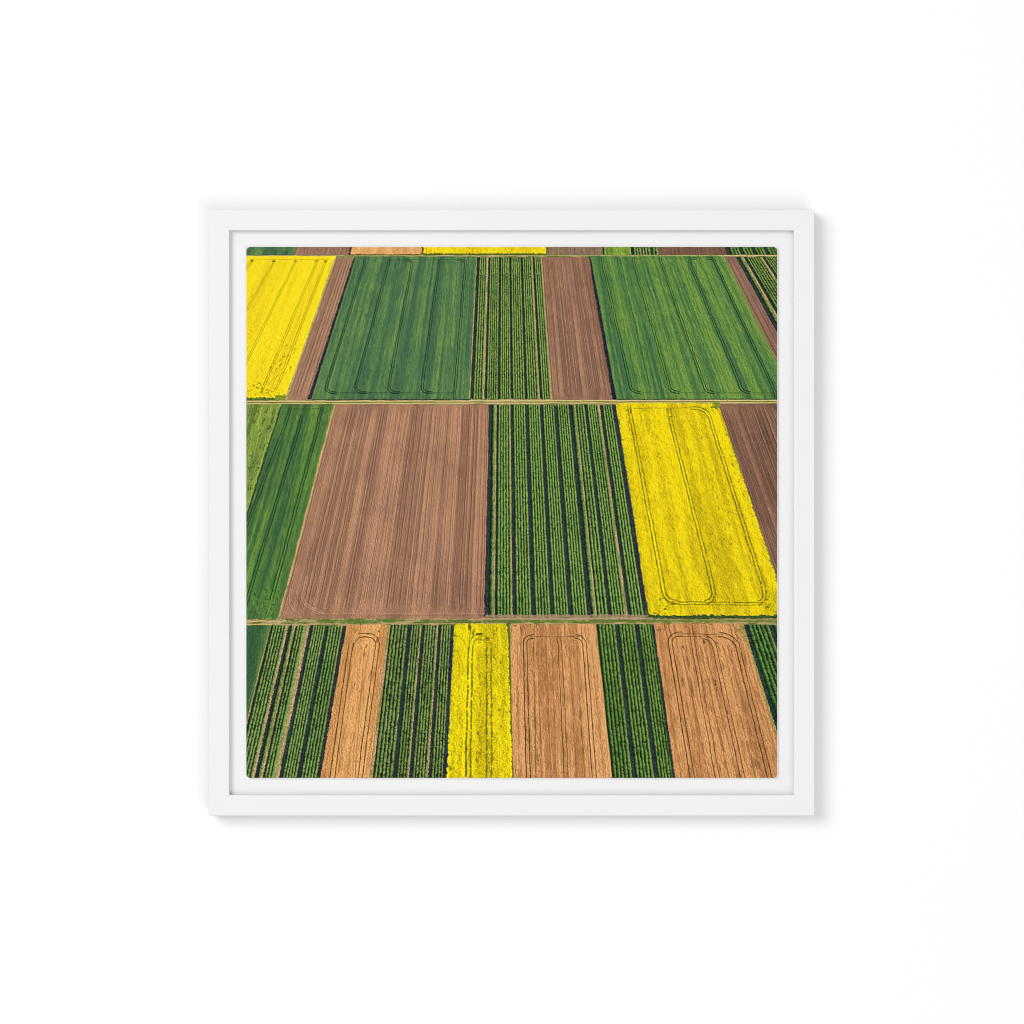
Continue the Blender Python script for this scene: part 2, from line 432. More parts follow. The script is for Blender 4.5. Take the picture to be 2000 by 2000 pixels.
SHARP = .55
def paint_print(X, Y):
    s = Sheet(X, Y)
    F, ST, PR = s.field, s.stroke, s.pair
    FULL = (((470, 0), (470, 2000)), ((1530, 0), (1530, 2000)))
    DG = C(30, 66, 40)
    s.img[:] = C(120, 128, 60)
    # ------------------------------------------------ verges and farm tracks
    F(*FULL, 496, 505, verge, seed=1, dry=.45)
    F(*FULL, 776, 794, verge, seed=2, dry=.55)
    F(*FULL, 1198, 1230, verge, seed=3, dry=.5, wx=16.)
    # ------------------------------------------------ furthest strip
    F(((400, 482), (395, 499)), ((580.5, 482), (572.5, 499)), 478, 498.8, wheat, seed=11, sh=.02)
    F(((580.5, 482), (573, 499)), ((688, 482), (683, 499)), 478, 498.4, soil, seed=12, n=14, a=C(146,108,90), b=C(184,142,118))
    F(((684, 482), (680.5, 499)), ((689.5, 482), (685, 499)), 478, 498, shade, seed=13, rag=(.8,.3,.3,.3))
    F(((688, 482), (684, 499)), ((825, 482), (823.5, 499)), 478, 498, ripe, seed=14, a=C(230,178,118), b=C(214,158,98), sp=.3)
    F(((684, 482), (684, 499)), ((823.5, 482), (823.5, 499)), 496.4, 499, verge, seed=15, g=C(70,84,36), t=C(110,104,54), rag=(.2,.2,1.2,.3))
    F(((825.5, 482), (825, 499)), ((1066.5, 482), (1066.5, 499)), 478, 498, rape, seed=16, sp=.4, rag=(.5,.3,.3,.3))
    F(((824, 482), (823.5, 499)), ((827, 482), (826.5, 499)), 478, 497, shade, seed=17, rag=(.4,.8,.3,.3), col=C(60,56,26))
    F(((826, 482), (826, 499)), ((1066, 482), (1066, 499)), 494.8, 498.2, shade, seed=18, rag=(.3,.3,1.1,.4), col=C(58,78,28))
    F(((1066.5, 482), (1066.5, 499)), ((1177, 482), (1179, 499)), 478, 498, soil, seed=19, n=16, a=C(128,108,84), b=C(160,134,104))
    F(((1176, 482), (1177.5, 499)), ((1180, 482), (1181.5, 499)), 478, 497.5, shade, seed=20, rag=(.6,.3,.3,.3))
    F(((1180, 482), (1181.5, 499)), ((1231, 482), (1233.5, 499)), 478, 497.6, wheat, seed=21, lo=C(96,138,44), md=C(124,164,52), hi=C(150,182,56))
    F(((1231, 482), (1233.5, 499)), ((1284, 482), (1286.5, 499)), 478, 497.5, rowcrop, seed=22,
      beds=[('dark',0,.08,0),('bed',.09,.38,3),('dark',.38,.44,0),('tan',.44,.5,0),('bed',.5,.72,2),('dark',.72,.78,0),('bed',.78,1,2)])
    F(((1284.5, 482), (1287, 499)), ((1416, 482), (1422, 499)), 478, 498, soil, seed=23, n=14, a=C(112,80,66), b=C(142,104,84))
    F(((1415, 482), (1421, 499)), ((1535, 482), (1545, 499)), 478, 497.4, rowcrop, seed=24,
      beds=[('dark',0,.06,0),('bed',.07,.22,3),('dark',.22,.27,0),('bed',.27,.42,3),('dark',.42,.47,0),('bed',.47,.62,3),('dark',.62,.67,0),('bed',.67,.82,3),('dark',.82,.86,0),('bed',.86,1,3)], hi=C(112,152,76))
    # ------------------------------------------------ second strip
    YB = 781.3
    soilA = (((656.6, 502), (558.8, 781)), ((694.5, 502), (607, 781)))
    F(((380, 502), (250, 781)), soilA[0], 499.6, 780.5, rape, seed=31, rag=(.3,.8,.3,1.), corner=0, fs=.95, sp=.20, holes=.6, a=C(254,223,28), b=C(246,214,26))
    F(*soilA, 503, 782, soil, seed=32, n=13, a=C(150,110,88), b=C(192,148,118))
    F(((654.6, 502), (555.8, 781)), ((657.6, 502), (559.8, 781)), 504, 781, verge, seed=33, g=C(170,160,70), t=C(206,184,120), dry=.6)
    F(((691.2, 502), (600.5, 781)), ((695.5, 502), (608.5, 781)), 503, 780, shade, seed=34, rag=(1.4,.3,.3,.3))
    G1 = (((695, 502), (608, 781)), ((930.5, 502), (916.5, 781)))
    F(*G1, 500.6, 781, wheat, seed=35, sh=-.05, rag=(.7,.4,.4,.5))
    F(((608, 760), (608, 790)), ((918, 760), (918, 790)), 779.4, 782.2, shade, seed=36, rag=(.3,.3,1.,.5), col=C(38,56,34))
    RC1 = (((930.5, 502), (916, 781)), ((1057.3, 502), (1077, 781)))
    F(*RC1, 502.2, 779.2, rowcrop, seed=37, rag=(.5,.5,.8,1.), thin=.1, hi=C(136,170,92), mid=C(90,128,62),
      beds=[('tan',0,.012,0),('dark',.01,.045,0),('bed',.045,.17,4.),('tan',.165,.186,0),('dark',.184,.208,0),('bed',.208,.345,5),('dark',.345,.372,0),('bed',.372,.505,5),
            ('dark',.503,.528,0),('bed',.528,.68,5),('dark',.675,.702,0),('bed',.702,.85,5),('tan',.848,.862,0),('dark',.858,.885,0),('bed',.885,1.,4)])
    SB = (((1057.5, 502), (1077.5, 781)), ((1153, 502), (1204, 781)))
    F(*SB, 502.5, 782, soil, seed=38, n=15, a=C(138,98,80), b=C(184,138,110))
    F(((1056.3, 502), (1076, 781)), ((1058.6, 502), (1078.6, 781)), 503, 781, verge, seed=39, g=C(150,140,84), t=C(196,162,120), dry=.6)
    F(((1149.6, 502), (1196.4, 781)), ((1154.6, 502), (1205.4, 781)), 502, 780.5, shade, seed=40, rag=(1.2,.3,.3,.3), col=C(20,26,42))
    G2 = (((1154, 502), (1205, 781)), ((1414, 500), (1554, 781)))
    F(*G2, 498.4, 780.6, wheat, seed=41, sh=.03, rag=(.8,.5,.4,.6), lo=C(62,108,66), md=C(82,130,62), hi=C(110,152,60))
    F(((1205, 760), (1205, 790)), ((1540, 760), (1540, 790)), 779, 781.4, shade, seed=42, rag=(.3,.3,1.,.5), col=C(42,62,32))
    F(((1414.5, 500), (1554.5, 781)), ((1438, 502), (1590, 781)), 501, 782, soil, seed=43, n=7, a=C(128,94,80), b=C(164,124,106))
    F(((1437, 502), (1589, 781)), ((1560, 502), (1790, 781)), 502, 782, rowcrop, seed=44, thin=.12, hi=C(130,160,84), mid=C(84,120,58),
      beds=[('dark',0,.05,0),('bed',.05,.10,1),('tan',.10,.125,0),('dark',.125,.16,0),('bed',.16,.40,6),('tan',.395,.42,0),('dark',.415,.45,0),('bed',.45,.64,5),('dark',.64,.68,0),('bed',.68,1,8)])
    # track 1
    for (y, w, c, o, d) in ((499.2, 1.2, C(206,186,120), .75, .5), (783., 2.1, C(214,190,126), .95, .25), (787.6, 1.8, C(208,182,120), .9, .3), (785.3, 1.5, C(124,132,56), .8, .35), (790.2, 1.4, C(120,112,60), .6, .4)):
        y2 = y - (1.2 if y > 700 else .2)
        ST(seg((470, y + .8), (1530, y2), 12), w / scl(y), c, o, d, seed=int(y), dl=9)
    ST([(1405, 499.3), (1530, 499.2)], 2.6, C(204,182,126), .95, .2, seed=5, dl=9)
    # ------------------------------------------------ third strip
    F(((380, 789), (250, 1208)), ((549.7, 789), (419, 1208)), 789.6, 1208, wheat, seed=51, lo=C(92,122,50), md=C(122,150,60), hi=C(156,176,54), sh=.02)
    G3 = (((550, 789), (419, 1208)), ((653.5, 789), (544.5, 1208)))
    F(*G3, 789.4, 1208.5, wheat, seed=52, sh=-.02, rag=(.4,.4,.4,1.5), lo=C(56,96,56), md=C(76,122,54), hi=C(104,146,54))
    F(((548.6, 789), (417.8, 1208)), ((552.2, 789), (421.8, 1208)), 795, 1205, shade, seed=53, rag=(.6,.6,.3,.3), col=C(30,58,44))
    S3 = (((654, 789), (545, 1208)), ((957.5, 789), (949, 1208)))
    F(*S3, 790, 1208.2, soil, seed=54, n=46, a=C(152,110,88), b=C(200,149,117), rag=(.2,.2,.4,.9))
    F(((652.4, 789), (542.6, 1208)), ((655.2, 789), (546.4, 1208)), 792, 1206, verge, seed=55, g=C(176,150,84), t=C(214,172,120), dry=.7)
    F(((955.6, 789), (945.5, 1208)), ((962, 789), (955.5, 1208)), 791, 1204, shade, seed=56, rag=(1.5,.4,.3,.6), col=C(28,26,40))
    R3 = (((955, 789), (946.5, 1208)), ((1202, 789), (1268, 1208)))
    F(*R3, 790.4, 1204, rowcrop, seed=57, rag=(.0,.3,.8,1.4), hi=C(134,172,92), mid=C(78,122,56),
      beds=[('dark',0,.028,0),('bed',.027,.056,1),('tan',.054,.062,0),('dark',.060,.072,0),('bed',.072,.168,5),('tan',.164,.170,0),('dark',.168,.190,0),('bed',.19,.284,5),('dark',.282,.308,0),
            ('bed',.308,.40,5),('dark',.398,.422,0),('bed',.422,.512,5),('dark',.508,.536,0),('bed',.536,.626,5),('dark',.624,.652,0),('bed',.652,.680,1),('tan',.677,.685,0),('bed',.688,.752,3),
            ('dark',.75,.772,0),('bed',.772,.862,5),('tan',.860,.874,0),('dark',.872,.892,0),('bed',.892,.97,4),('dark',.966,1.01,0)])
    Y3 = (((1202.5, 789), (1268, 1208)), ((1403.5, 790), (1544, 1208)))
    F(((1200, 789), (1262, 1208)), ((1404, 789), (1545, 1208)), 1190, 1208.5, shade, seed=58, rag=(.4,.4,.8,1.), col=C(44,66,26))
    F(*Y3, 786.6, 1202.5, rape, seed=59, a=C(243,217,14), b=C(216,192,16), rag=(2.3,2.2,1.4,2.6), rf=3.4, corner=8, sp=.5, fs=1.15, holes=.6)
    F(((1404, 790), (1545, 1208)), ((1535, 790), (1700, 1208)), 789, 1205, soil, seed=60, n=18, a=C(112,78,66), b=C(162,119,97))
    # ------------------------------------------------ nearest strip
    F(((400, 1221), (330, 1520)), ((527.8, 1221), (454.5, 1520)), 1221, 1530, wheat, seed=71, lo=C(50,94,56), md=C(64,112,54), hi=C(104,142,50), sh=-.08)
    RA = (((528, 1221), (455, 1520)), ((677, 1221), (626.5, 1520)))
    F(*RA, 1222, 1530, rowcrop, seed=72, rag=(.3,.4,1.5,.3), hi=C(132,166,92), mid=C(76,116,58), wob=.08,
      beds=[('tan',-.01,.012,0),('dark',.008,.035,0),('bed',.03,.22,5),('tan',.215,.24,0),('dark',.236,.28,0),('bed',.275,.317,1),('tan',.313,.338,0),('dark',.335,.352,0),('bed',.35,.455,3),('pale',.45,.486,0),('tan',.48,.522,0),('dark',.516,.56,0),
            ('bed',.557,.72,5),('dark',.716,.766,0),('bed',.762,.95,5),('dark',.945,1.01,0)])
    RT = (((677, 1221), (626.5, 1520)), ((758.5, 1221), (722.5, 1520)))
    F(*RT, 1219.5, 1530, ripe, seed=73, rag=(1.1,.6,1.2,.3), a=C(228,170,108), b=C(206,150,92), sp=.5, corner=0)
    RB = (((758, 1221), (722, 1520)), ((887, 1221), (872, 1520)))
    F(*RB, 1221, 1530, rowcrop, seed=74, rag=(.6,.3,1.,.3), thin=.16, hi=C(136,162,92), mid=C(84,116,60), wob=.09,
      beds=[('tan',-.01,.05,0),('bed',.045,.296,5),('dark',.292,.349,0),('bed',.345,.5,4),('tan',.494,.508,0),('dark',.504,.552,0),('bed',.548,.75,5),('tan',.745,.762,0),('dark',.757,.8,0),('bed',.796,.955,4),('dark',.94,1.02,0)])
    YR = (((886.5, 1221), (872, 1520)), ((991.5, 1217), (1000.5, 1520)))
    F(((900, 1215), (900, 1520)), ((995.5, 1217), (1004, 1520)), 1217, 1530, shade, seed=75, rag=(.3,1.,.8,.3), col=C(72,92,28))
    F(*YR, 1216.8, 1530, rape, seed=76, a=C(243,222,14), b=C(220,198,16), dk=C(122,110,10), rag=(2.6,2.0,1.8,.3), rf=3.4, corner=9, sp=.62, fs=1.25, holes=.7)
    RW = (((996.5, 1220), (1002, 1520)), ((1164.5, 1220), (1195, 1520)))
    F(*RW, 1218.8, 1530, ripe, seed=77, rag=(.9,.6,.8,.3), corner=4)
    RCc = (((1165, 1220), (1195.5, 1520)), ((1277, 1220), (1319.5, 1520)))
    F(*RCc, 1219.5, 1530, rowcrop, seed=78, rag=(.4,.3,1.2,.3), hi=C(118,156,74), mid=C(66,110,48),
      beds=[('dark',-.01,.03,0),('bed',.02,.318,5),('dark',.314,.384,0),('bed',.38,.662,5),('dark',.657,.73,0),('bed',.727,.97,5),('dark',.945,1.02,0)])
    RX = (((1276.5, 1219), (1319, 1520)), ((1449.5, 1219), (1544, 1520)))
    F(*RX, 1217.8, 1530, ripe, seed=79, rag=(1.,.8,.6,.3), a=C(214,157,103), b=C(186,132,84))
    F(((1449.5, 1219), (1544, 1520)), ((1590, 1219), (1720, 1520)), 1220, 1530, rowcrop, seed=80, rag=(.6,.3,1.,.3), hi=C(104,146,74), mid=C(52,100,48),
      beds=[('pale',-.01,.015,0),('dark',.012,.07,0),('bed',.065,.36,5),('dark',.355,.42,0),('bed',.42,.74,5),('dark',.735,.8,0),('bed',.8,1.,4)])
    # ------------------------------------------------ track 2
    ST(seg((470, 1213.6), (531, 1213), 5), 1.6, C(206,182,122), .9, .2, 3)
    ST(seg((470, 1219.8), (530, 1219.4), 5), 1.6, C(206,182,112), .9, .2, 4)
    ST(seg((560, 1219.3), (990, 1217.8), 9), 1.3, C(190,162,112), .75, .45, 6, 14)
    ST(seg((770, 1209.6), (990, 1208.8), 6), 1.3, C(190,160,114), .6, .5, 7, 14)
    ST(seg((940, 1209.5), (1275, 1208.), 8), 3.2, C(178,146,118), .8, .35, 8, 14)
    ST(seg((950, 1203.5), (1265, 1203.), 8), 4.2, C(160,132,104), .8, .55, 9, 5)
    ST(seg((1000, 1218.2), (1290, 1217), 6), 1.5, C(196,158,110), .7, .4, 10, 10)
    ST(seg((1270, 1210.5), (1530, 1211), 6), 1.6, C(146,136,74), .8, .4, 11, 14)
    ST(seg((1270, 1216), (1530, 1215.5), 6), 1.2, C(170,146,88), .6, .4, 12, 14)
    ST(seg((620, 1213.5), (770, 1212.), 6), 5., C(96,122,50), .6, .7, 13, 5)
    ST(seg((1010, 1213.8), (1530, 1213.), 9), 3.0, C(104,128,48), .6, .6, 14, 5)
    ST(seg((820, 1214.2), (1010, 1213.8), 9), 4.6, C(96,112,50), .6, .7, 16, 5)
    s.smudge(545, 1214, 26, 5, C(196,170,124), .9, 5)
    s.smudge(600, 1213, 30, 5, C(170,152,100), .6, 6)
    # bare ends of the bean rows at track 2
    for i, x in enumerate(np.linspace(952, 1258, 26)):
        ST([(x, 1199), (x - .5 + (i % 3) * .5, 1207)], .9, C(196,160,128), .55, .3, 60 + i, 3)
    # tufts along the margins and tracks
    for i in range(420):
        r_ = np.random.default_rng(3000 + i)
        if i < 240: x, y = r_.uniform(481, 1518), r_.choice([1208.5, 1211, 1217, 1219.5]) + r_.normal(0, .9)
        else: x, y = r_.uniform(481, 1518), r_.choice([781.5, 785.4, 789.8, 499.5]) + r_.normal(0, .5)
        k = .55 if y < 1000 else 1.
        s.smudge(x, y, r_.uniform(1.2, 4.5) * k, r_.uniform(.5, 1.3) * k, (C(62, 86, 36), C(118, 140, 60), C(96, 112, 48), C(196, 172, 122))[i % 4], r_.uniform(.4, .9), 800 + i)
    # ------------------------------------------------ wheel tracks
    gl = C(16, 46, 36)
    def tram(x0, y0, x1, y1, bot=0, top=0, r=14, gap=4.6, w=1.8, col=gl, op=.95, dash=.15, seed=0, hb=None, ht=None, dl=5.):
        """wheel tracks from (x0,y0) at the far end to (x1,y1); bot/top = -1/1: curve into the headland to that side"""
        p = []
        if top: p += arc(x0 + top * r * 1.2, ht, x0 + top * 1.0, ht, x0, y0 + r * .45)
        else: p += [(x0, y0)]
        p += seg((x0, y0 + r * .5), (x1, y1 - r), 9)
        if bot: p += arc(x1, y1 - r * .9, x1 + (x1 - x0) / (y1 - y0) * r * .8, hb, x1 + bot * r * 1.5, hb)
        else: p += [(x1, y1)]
        PR(p, gap, w, col, op, dash, seed, dl)
    # green strip one
    for i, (a, b) in enumerate((((712, 509), (638, 766)), ((759, 508), (695.5, 766)), ((805, 509), (759.5, 766)), ((858, 506), (824.5, 766)))):
        tram(*a, *b, bot=1, top=(-1 if i == 2 else 0), hb=767, ht=508, seed=200 + i, r=13)
    tram(909, 508, 888, 779, top=-1, ht=507.5, seed=205)
    ST(seg((648, 766.8), (884, 766.8), 6), 1.1, gl, .5, .5, 210, 20); ST(seg((650, 769.6), (884, 769), 6), .8, gl, .35, .5, 211, 20)
    ST(seg((705, 507.6), (905, 506.8), 6), .8, gl, .4, .4, 212, 20)
    for x0, x1, o in ((722, 652, .4), (772, 730, .35), (800, 741, .4), (838, 803, .35), (872, 848, .3), (886, 867, .4), (921, 905, .35)):
        ST(seg((x0, 512), (x1, 764), 10), 1.2, C(44, 96, 66), o, .7, int(x0), 18)
    # green strip two
    for i, (a, b, bt, tp) in enumerate((((1176.5, 503), (1231, 766), 1, 0), ((1237, 503), (1307.5, 766), 1, 0), ((1290.5, 503), (1375, 766), 1, 0), ((1346, 506), (1446, 766), 1, 1))):
        tram(*a, *b, bot=bt, top=tp, hb=766.5, ht=504.4, seed=220 + i, r=13, gap=5., w=1.85, col=C(16, 48, 30))
    tram(1397, 507, 1514, 779, top=-1, ht=504.6, seed=228, gap=5., w=1.9, col=C(16, 48, 30))
    ST(seg((1211, 506), (1271, 764), 12), 3., C(38, 88, 56), .65, .5, 229, 9)
    ST(seg((1241, 766), (1510, 766), 8), 1.1, C(26,72,40), .5, .5, 230, 20); ST(seg((1241, 769), (1510, 769), 8), .8, C(26,72,40), .35, .5, 231, 20)
    ST(seg((1190, 504.4), (1400, 504.2), 8), .8, C(26,72,40), .45, .4, 232, 20)
    for x0, x1, o in ((1190, 1246, .4), (1225, 1290, .45), (1262, 1330, .5), (1280, 1352, .4), (1312, 1408, .5), (1330, 1425, .65), (1365, 1466, .4), (1380, 1490, .4)):
        ST(seg((x0, 512), (x1, 764), 10), 1.4, C(40, 92, 56), o, .75, int(x0), 16)
    # yellow, second strip
    yl = C(120, 98, 12)
    for i, (a, b) in enumerate((((536, 509), (478, 612)), ((578, 509), (478, 714)), ((619.5, 509), (511.7, 762)), ((636.7, 509), (539, 762)), ((493.5, 508), (478, 528)))):
        PR(seg(a, b, 9), 4.4, 1.15, yl, .8, .6, 240 + i, 2.4)
        s.smudge(a[0] - 1, a[1] + 1, 4, 2.2, C(92,82,14), .8, 241 + i)
    ST(seg((492, 507.3), (640, 507), 7), .9, yl, .6, .65, 249, 6)
    for i in range(46):
        r_ = np.random.default_rng(900 + i); vv = r_.uniform(.45, 1) ** .6; yy = 510 + vv * 265
        xx = 640 - (yy - 509) * .40 + r_.normal(0, 13) - (8 if vv > .7 else 0)
        s.smudge(min(xx, 641 - (yy - 509) * .352), yy, r_.uniform(1, 3), r_.uniform(1.2, 4.), C(134,122,20), r_.uniform(.25, .7), 300 + i, -.4)
    for (x, y, rx, ry) in ((496, 754, 7, 3), (505, 751, 5, 3), (510, 762, 6, 4), (523, 763, 4, 2.5), (536, 763, 5, 3), (507, 768, 7, 2), (483, 765, 2, 2)):
        for q in range(5):
            r_ = np.random.default_rng(int(x * 7 + y) + q)
            s.smudge(x + r_.normal(0, rx * .7), y + r_.normal(0, ry * .7), rx * r_.uniform(.25, .5), ry * r_.uniform(.3, .6), C(84, 88, 18), r_.uniform(.4, .85), int(x) + q)
    F(((470, 770), (470, 790)), ((546, 770), (546, 790)), 776.6, 782.2, shade, seed=305, rag=(.3,1.5,1.3,.4), col=C(64,86,26))
    F(((540, 770), (536, 790)), ((560, 770), (556, 790)), 771.5, 782., verge, seed=306, g=C(136,150,46), t=C(170,160,70), dry=.3, rag=(2,.6,1.8,.4))
    # yellow, third strip
    y3 = C(104, 92, 12)
    PR(seg((1228, 793), (1233.5, 820), 4) + seg((1235.5, 830), (1293, 1136), 9) + arc(1294.5, 1146, 1298, 1176, 1322, 1176), 6.4, 1.9, y3, .8, .78, 260, 2.4)
    PR(seg((1306.5, 798), (1310, 822), 4) + seg((1312, 832), (1390, 1136), 9) + arc(1392, 1146, 1398, 1174, 1378, 1176), 6.2, 1.9, y3, .8, .78, 261, 2.4)
    PR(arc(1350, 796.5, 1380, 796, 1387, 816) + seg((1389, 826), (1488, 1136), 9) + arc(1491, 1147, 1498, 1174, 1482, 1177), 6.2, 1.9, y3, .8, .78, 262, 2.4)
    ST(seg((1236, 797.2), (1366, 796.6), 6), 1.1, y3, .65, .5, 263, 4)
    ST(seg((1312, 1175.5), (1488, 1177), 7), 1.8, y3, .7, .75, 264, 3); ST(seg((1306, 1180.5), (1490, 1182), 7), 1.5, y3, .6, .8, 265, 3)
    for (x, y, rx, ry) in ((1230, 801, 4, 5), (1306, 803, 5, 5), (1310, 813, 3, 5), (1377, 799, 4, 3), (1393, 797, 5, 4), (1292, 1172, 6, 5), (1298, 1185, 8, 4), (1396, 1168, 3, 7), (1497, 1165, 3, 7), (1276, 1199, 6, 4), (1296, 1199, 8, 3), (1500, 1185, 5, 5), (1512, 1197, 5, 5)):
        for q in range(5):
            r_ = np.random.default_rng(int(x * 7 + y) + q)
            s.smudge(x + r_.normal(0, rx * .7), y + r_.normal(0, ry * .7), rx * r_.uniform(.25, .55), ry * r_.uniform(.25, .55), C(74, 76, 14), r_.uniform(.4, .85), int(x + y) + q)
    for i in range(70):
        r_ = np.random.default_rng(950 + i); yy = r_.uniform(822, 1165)
        base = (1352, 1268, 1328, 1404)[i % 4]; x = base + (yy - 800) * (.30, .22, .25, .3)[i % 4] + r_.normal(0, 3.5)
        s.smudge(x, yy, r_.uniform(.8, 2.2), r_.uniform(1.5, 6), C(126,116,18), r_.uniform(.25, .75), 400 + i, .28)
    F(((1388, 780), (1395, 812)), ((1404.5, 780), (1411.5, 812)), 786.5, 797, verge, seed=308, g=C(120,140,46), t=C(200,180,40), dry=.35, rag=(3,.5,.5,3))
    # green, third strip
    g3 = C(16, 46, 26)
    PR(seg((629, 796), (621, 830), 4) + seg((619, 840), (530, 1172), 9), 5.2, 1.7, g3, .92, .15, 270)
    PR(seg((590, 812), (583, 836), 4) + seg((581, 846), (480, 1180), 9), 4.8, 1.6, g3, .9, .18, 271)
    PR(seg((567, 798), (558, 826), 4) + seg((555, 836), (476, 1042), 7), 4.8, 1.4, g3, .8, .2, 272)
    ST(seg((556, 799), (612, 798.5), 5) + arc(618, 798.5, 630, 798, 632, 806), .9, g3, .55, .4, 273)
    for x0, x1, o in ((606, 530, .5), (600, 508, .5), (575, 486, .4), (640, 548, .3)):
        ST(seg((x0, 810), (x1, 1150), 10), 3.2, C(40, 92, 58), o, .8, int(x0) + 5, 22)
    for i in range(40):
        r_ = np.random.default_rng(990 + i); yy = r_.uniform(1150, 1207)
        s.smudge(r_.uniform(482, 548 - (yy - 1150) * .1), yy, r_.uniform(2, 5), r_.uniform(2, 4), (C(106,152,50), C(34,84,36))[i % 2], .5, 500 + i)
    # rough pasture in the third strip
    for i in range(190):
        r_ = np.random.default_rng(1100 + i); yy = r_.uniform(795, 960)
        xr_ = 548 - (yy - 789) * .3126
        x = xr_ - 7 - (i % 3) * 16 + r_.normal(0, 3)
        if x > 482: s.smudge(x, yy, r_.uniform(.7, 2.), r_.uniform(1.2, 4), C(58,82,34), r_.uniform(.4, .85), 600 + i, -.31)
    # ploughed land turning arcs
    lt, dkb = C(222, 178, 142), C(104, 72, 60)
    PR(seg((600, 1125), (592, 1160), 4) + arc(591, 1166, 592, 1186, 632, 1196, 10), 3.4, .8, lt, .7, .2, 280)
    ST(seg((565, 1150), (563, 1172), 4) + arc(563, 1176, 564, 1190, 584, 1201, 8), .9, dkb, .6, .3, 281)
    ST(seg((566.6, 1150), (564.6, 1172), 4) + arc(564.6, 1176, 565.6, 1189, 586, 1200, 8), .8, lt, .6, .3, 282)
    PR(seg((625, 1120), (618, 1165), 4) + arc(617, 1172, 618, 1192, 650, 1199, 8), 3., .7, dkb, .45, .3, 283)
    ST(seg((585, 1203), (945, 1202.5), 8), .9, dkb, .35, .5, 284, 18)
    ST(seg((600, 1198), (945, 1198), 8), .8, lt, .35, .5, 285, 18)
    for i in range(26):
        r_ = np.random.default_rng(1200 + i); x = 640 + i * 11.6; y = r_.uniform(1150, 1178)
        xt = x + (950 - x) * .18 * .2
        ST(seg((xt, y - 30), (x, y + 16), 5), 1., dkb, .5, .4, 700 + i, 8)
    # ripe wheat
    wk = C(66, 40, 22)
    PR(seg((686, 1256), (684, 1268), 3) + seg((683, 1275), (647.5, 1530), 9), 7.0, 1.35, wk, .9, .34, 290)
    PR(arc(700, 1242, 734, 1236, 737.5, 1258) + seg((737, 1262), (701.5, 1530), 9), 6.6, 1.35, wk, .9, .34, 291)
    ST(arc(690, 1262, 694, 1244, 714, 1243, 7), 1.2, wk, .7, .3, 292)
    for (x, y, rx, ry, o) in ((737, 1250, 3, 8, .7), (712, 1277, 2.5, 6, .7), (716, 1262, 2, 5, .5), (740, 1232, 2.5, 4, .6), (694, 1232, 2.5, 5, .5), (693, 1335, 2, 4, .5), (702, 1350, 1.5, 3, .5), (719, 1239, 5, 2, .5)):
        s.smudge(x, y, rx, ry, C(104,74,40), o, int(x * 3 + y), -.15)
    for x0, x1, o in ((712, 693, .5), (722, 676, .4), (705, 688, .3)):
        ST(seg((x0, 1265), (x1, 1519), 9), 1.4, C(150,104,60), o, .8, int(x0) + 9, 8)
    p = seg((1020, 1222), (1023.5, 1240), 4)
    PR(p, 6., 1., wk, .5, .4, 293)
    PR(arc(1044, 1243.6, 1026, 1243, 1025.3, 1256) + seg((1025.6, 1262), (1032.4, 1530), 9), 6.0, 1.4, wk, .9, .34, 294)
    PR(seg((1090, 1246), (1093.5, 1258), 3) + seg((1094, 1266), (1106.5, 1530), 9), 6.0, 1.2, wk, .75, .28, 295)
    PR(arc(1124, 1243.6, 1138, 1244, 1142, 1258) + seg((1142.6, 1266), (1161.5, 1530), 9), 6.2, 1.4, wk, .9, .34, 296)
    PR(seg((1138, 1224), (1142, 1250), 4), 6., 1., wk, .6, .3, 297)
    ST(seg((1034, 1243.6), (1132, 1243.6), 6), 1.2, C(96,84,36), .65, .4, 298, 6)
    for x0, x1, o in ((1042, 1047, .75), (1050, 1058, .5), (1066, 1076, .6), (1078, 1086, .5), (1010, 1014, .4), (1112, 1126, .6), (1126, 1142, .5), (1155, 1180, .4)):
        ST(seg((x0, 1255), (x1, 1519), 9), 1.7, C(146,98,54), o, .8, int(x0) + 3, 7)
    for (x, y, rx, ry, o) in ((1042, 1268, 2.5, 7, .8), (1048, 1275, 1.5, 9, .6), (1046, 1410, 3, 30, .5), (1050, 1480, 3, 20, .5), (1133, 1395, 2, 12, .7), (1136, 1430, 2, 14, .7), (1139, 1465, 2.5, 8, .7), (1007, 1222, 5, 2, .6)):
        s.smudge(x, y, rx, ry, C(110,84,46), o, int(x * 3 + y), .05)
    PR(arc(1332, 1238, 1306, 1238, 1309, 1256) + seg((1310.5, 1264), (1354, 1530), 9), 6.6, 1.4, wk, .9, .34, 310)
    PR(seg((1301, 1220), (1307.5, 1244), 4), 6.4, 1.1, wk, .6, .3, 311)
    PR(seg((1349, 1224), (1352.5, 1250), 4) + seg((1354, 1258), (1403.5, 1530), 9), 6.4, 1.15, wk, .75, .28, 312)
    PR(arc(1372, 1244, 1388, 1244, 1395, 1262) + seg((1396.5, 1268), (1453, 1530), 9), 6.6, 1.25, wk, .8, .25, 313)
    PR(arc(1404, 1239, 1428, 1242, 1439.5, 1258) + seg((1441, 1264), (1506, 1530), 9), 6.6, 1.4, wk, .9, .34, 314)
    PR(seg((1428, 1219), (1438, 1252), 4), 6.4, 1.0, wk, .6, .35, 315)
    ST(seg((1322, 1238), (1412, 1239), 6), 1.2, wk, .6, .35, 316, 6); ST(seg((1322, 1243.4), (1412, 1244.4), 6), 1.1, wk, .55, .4, 317, 6)
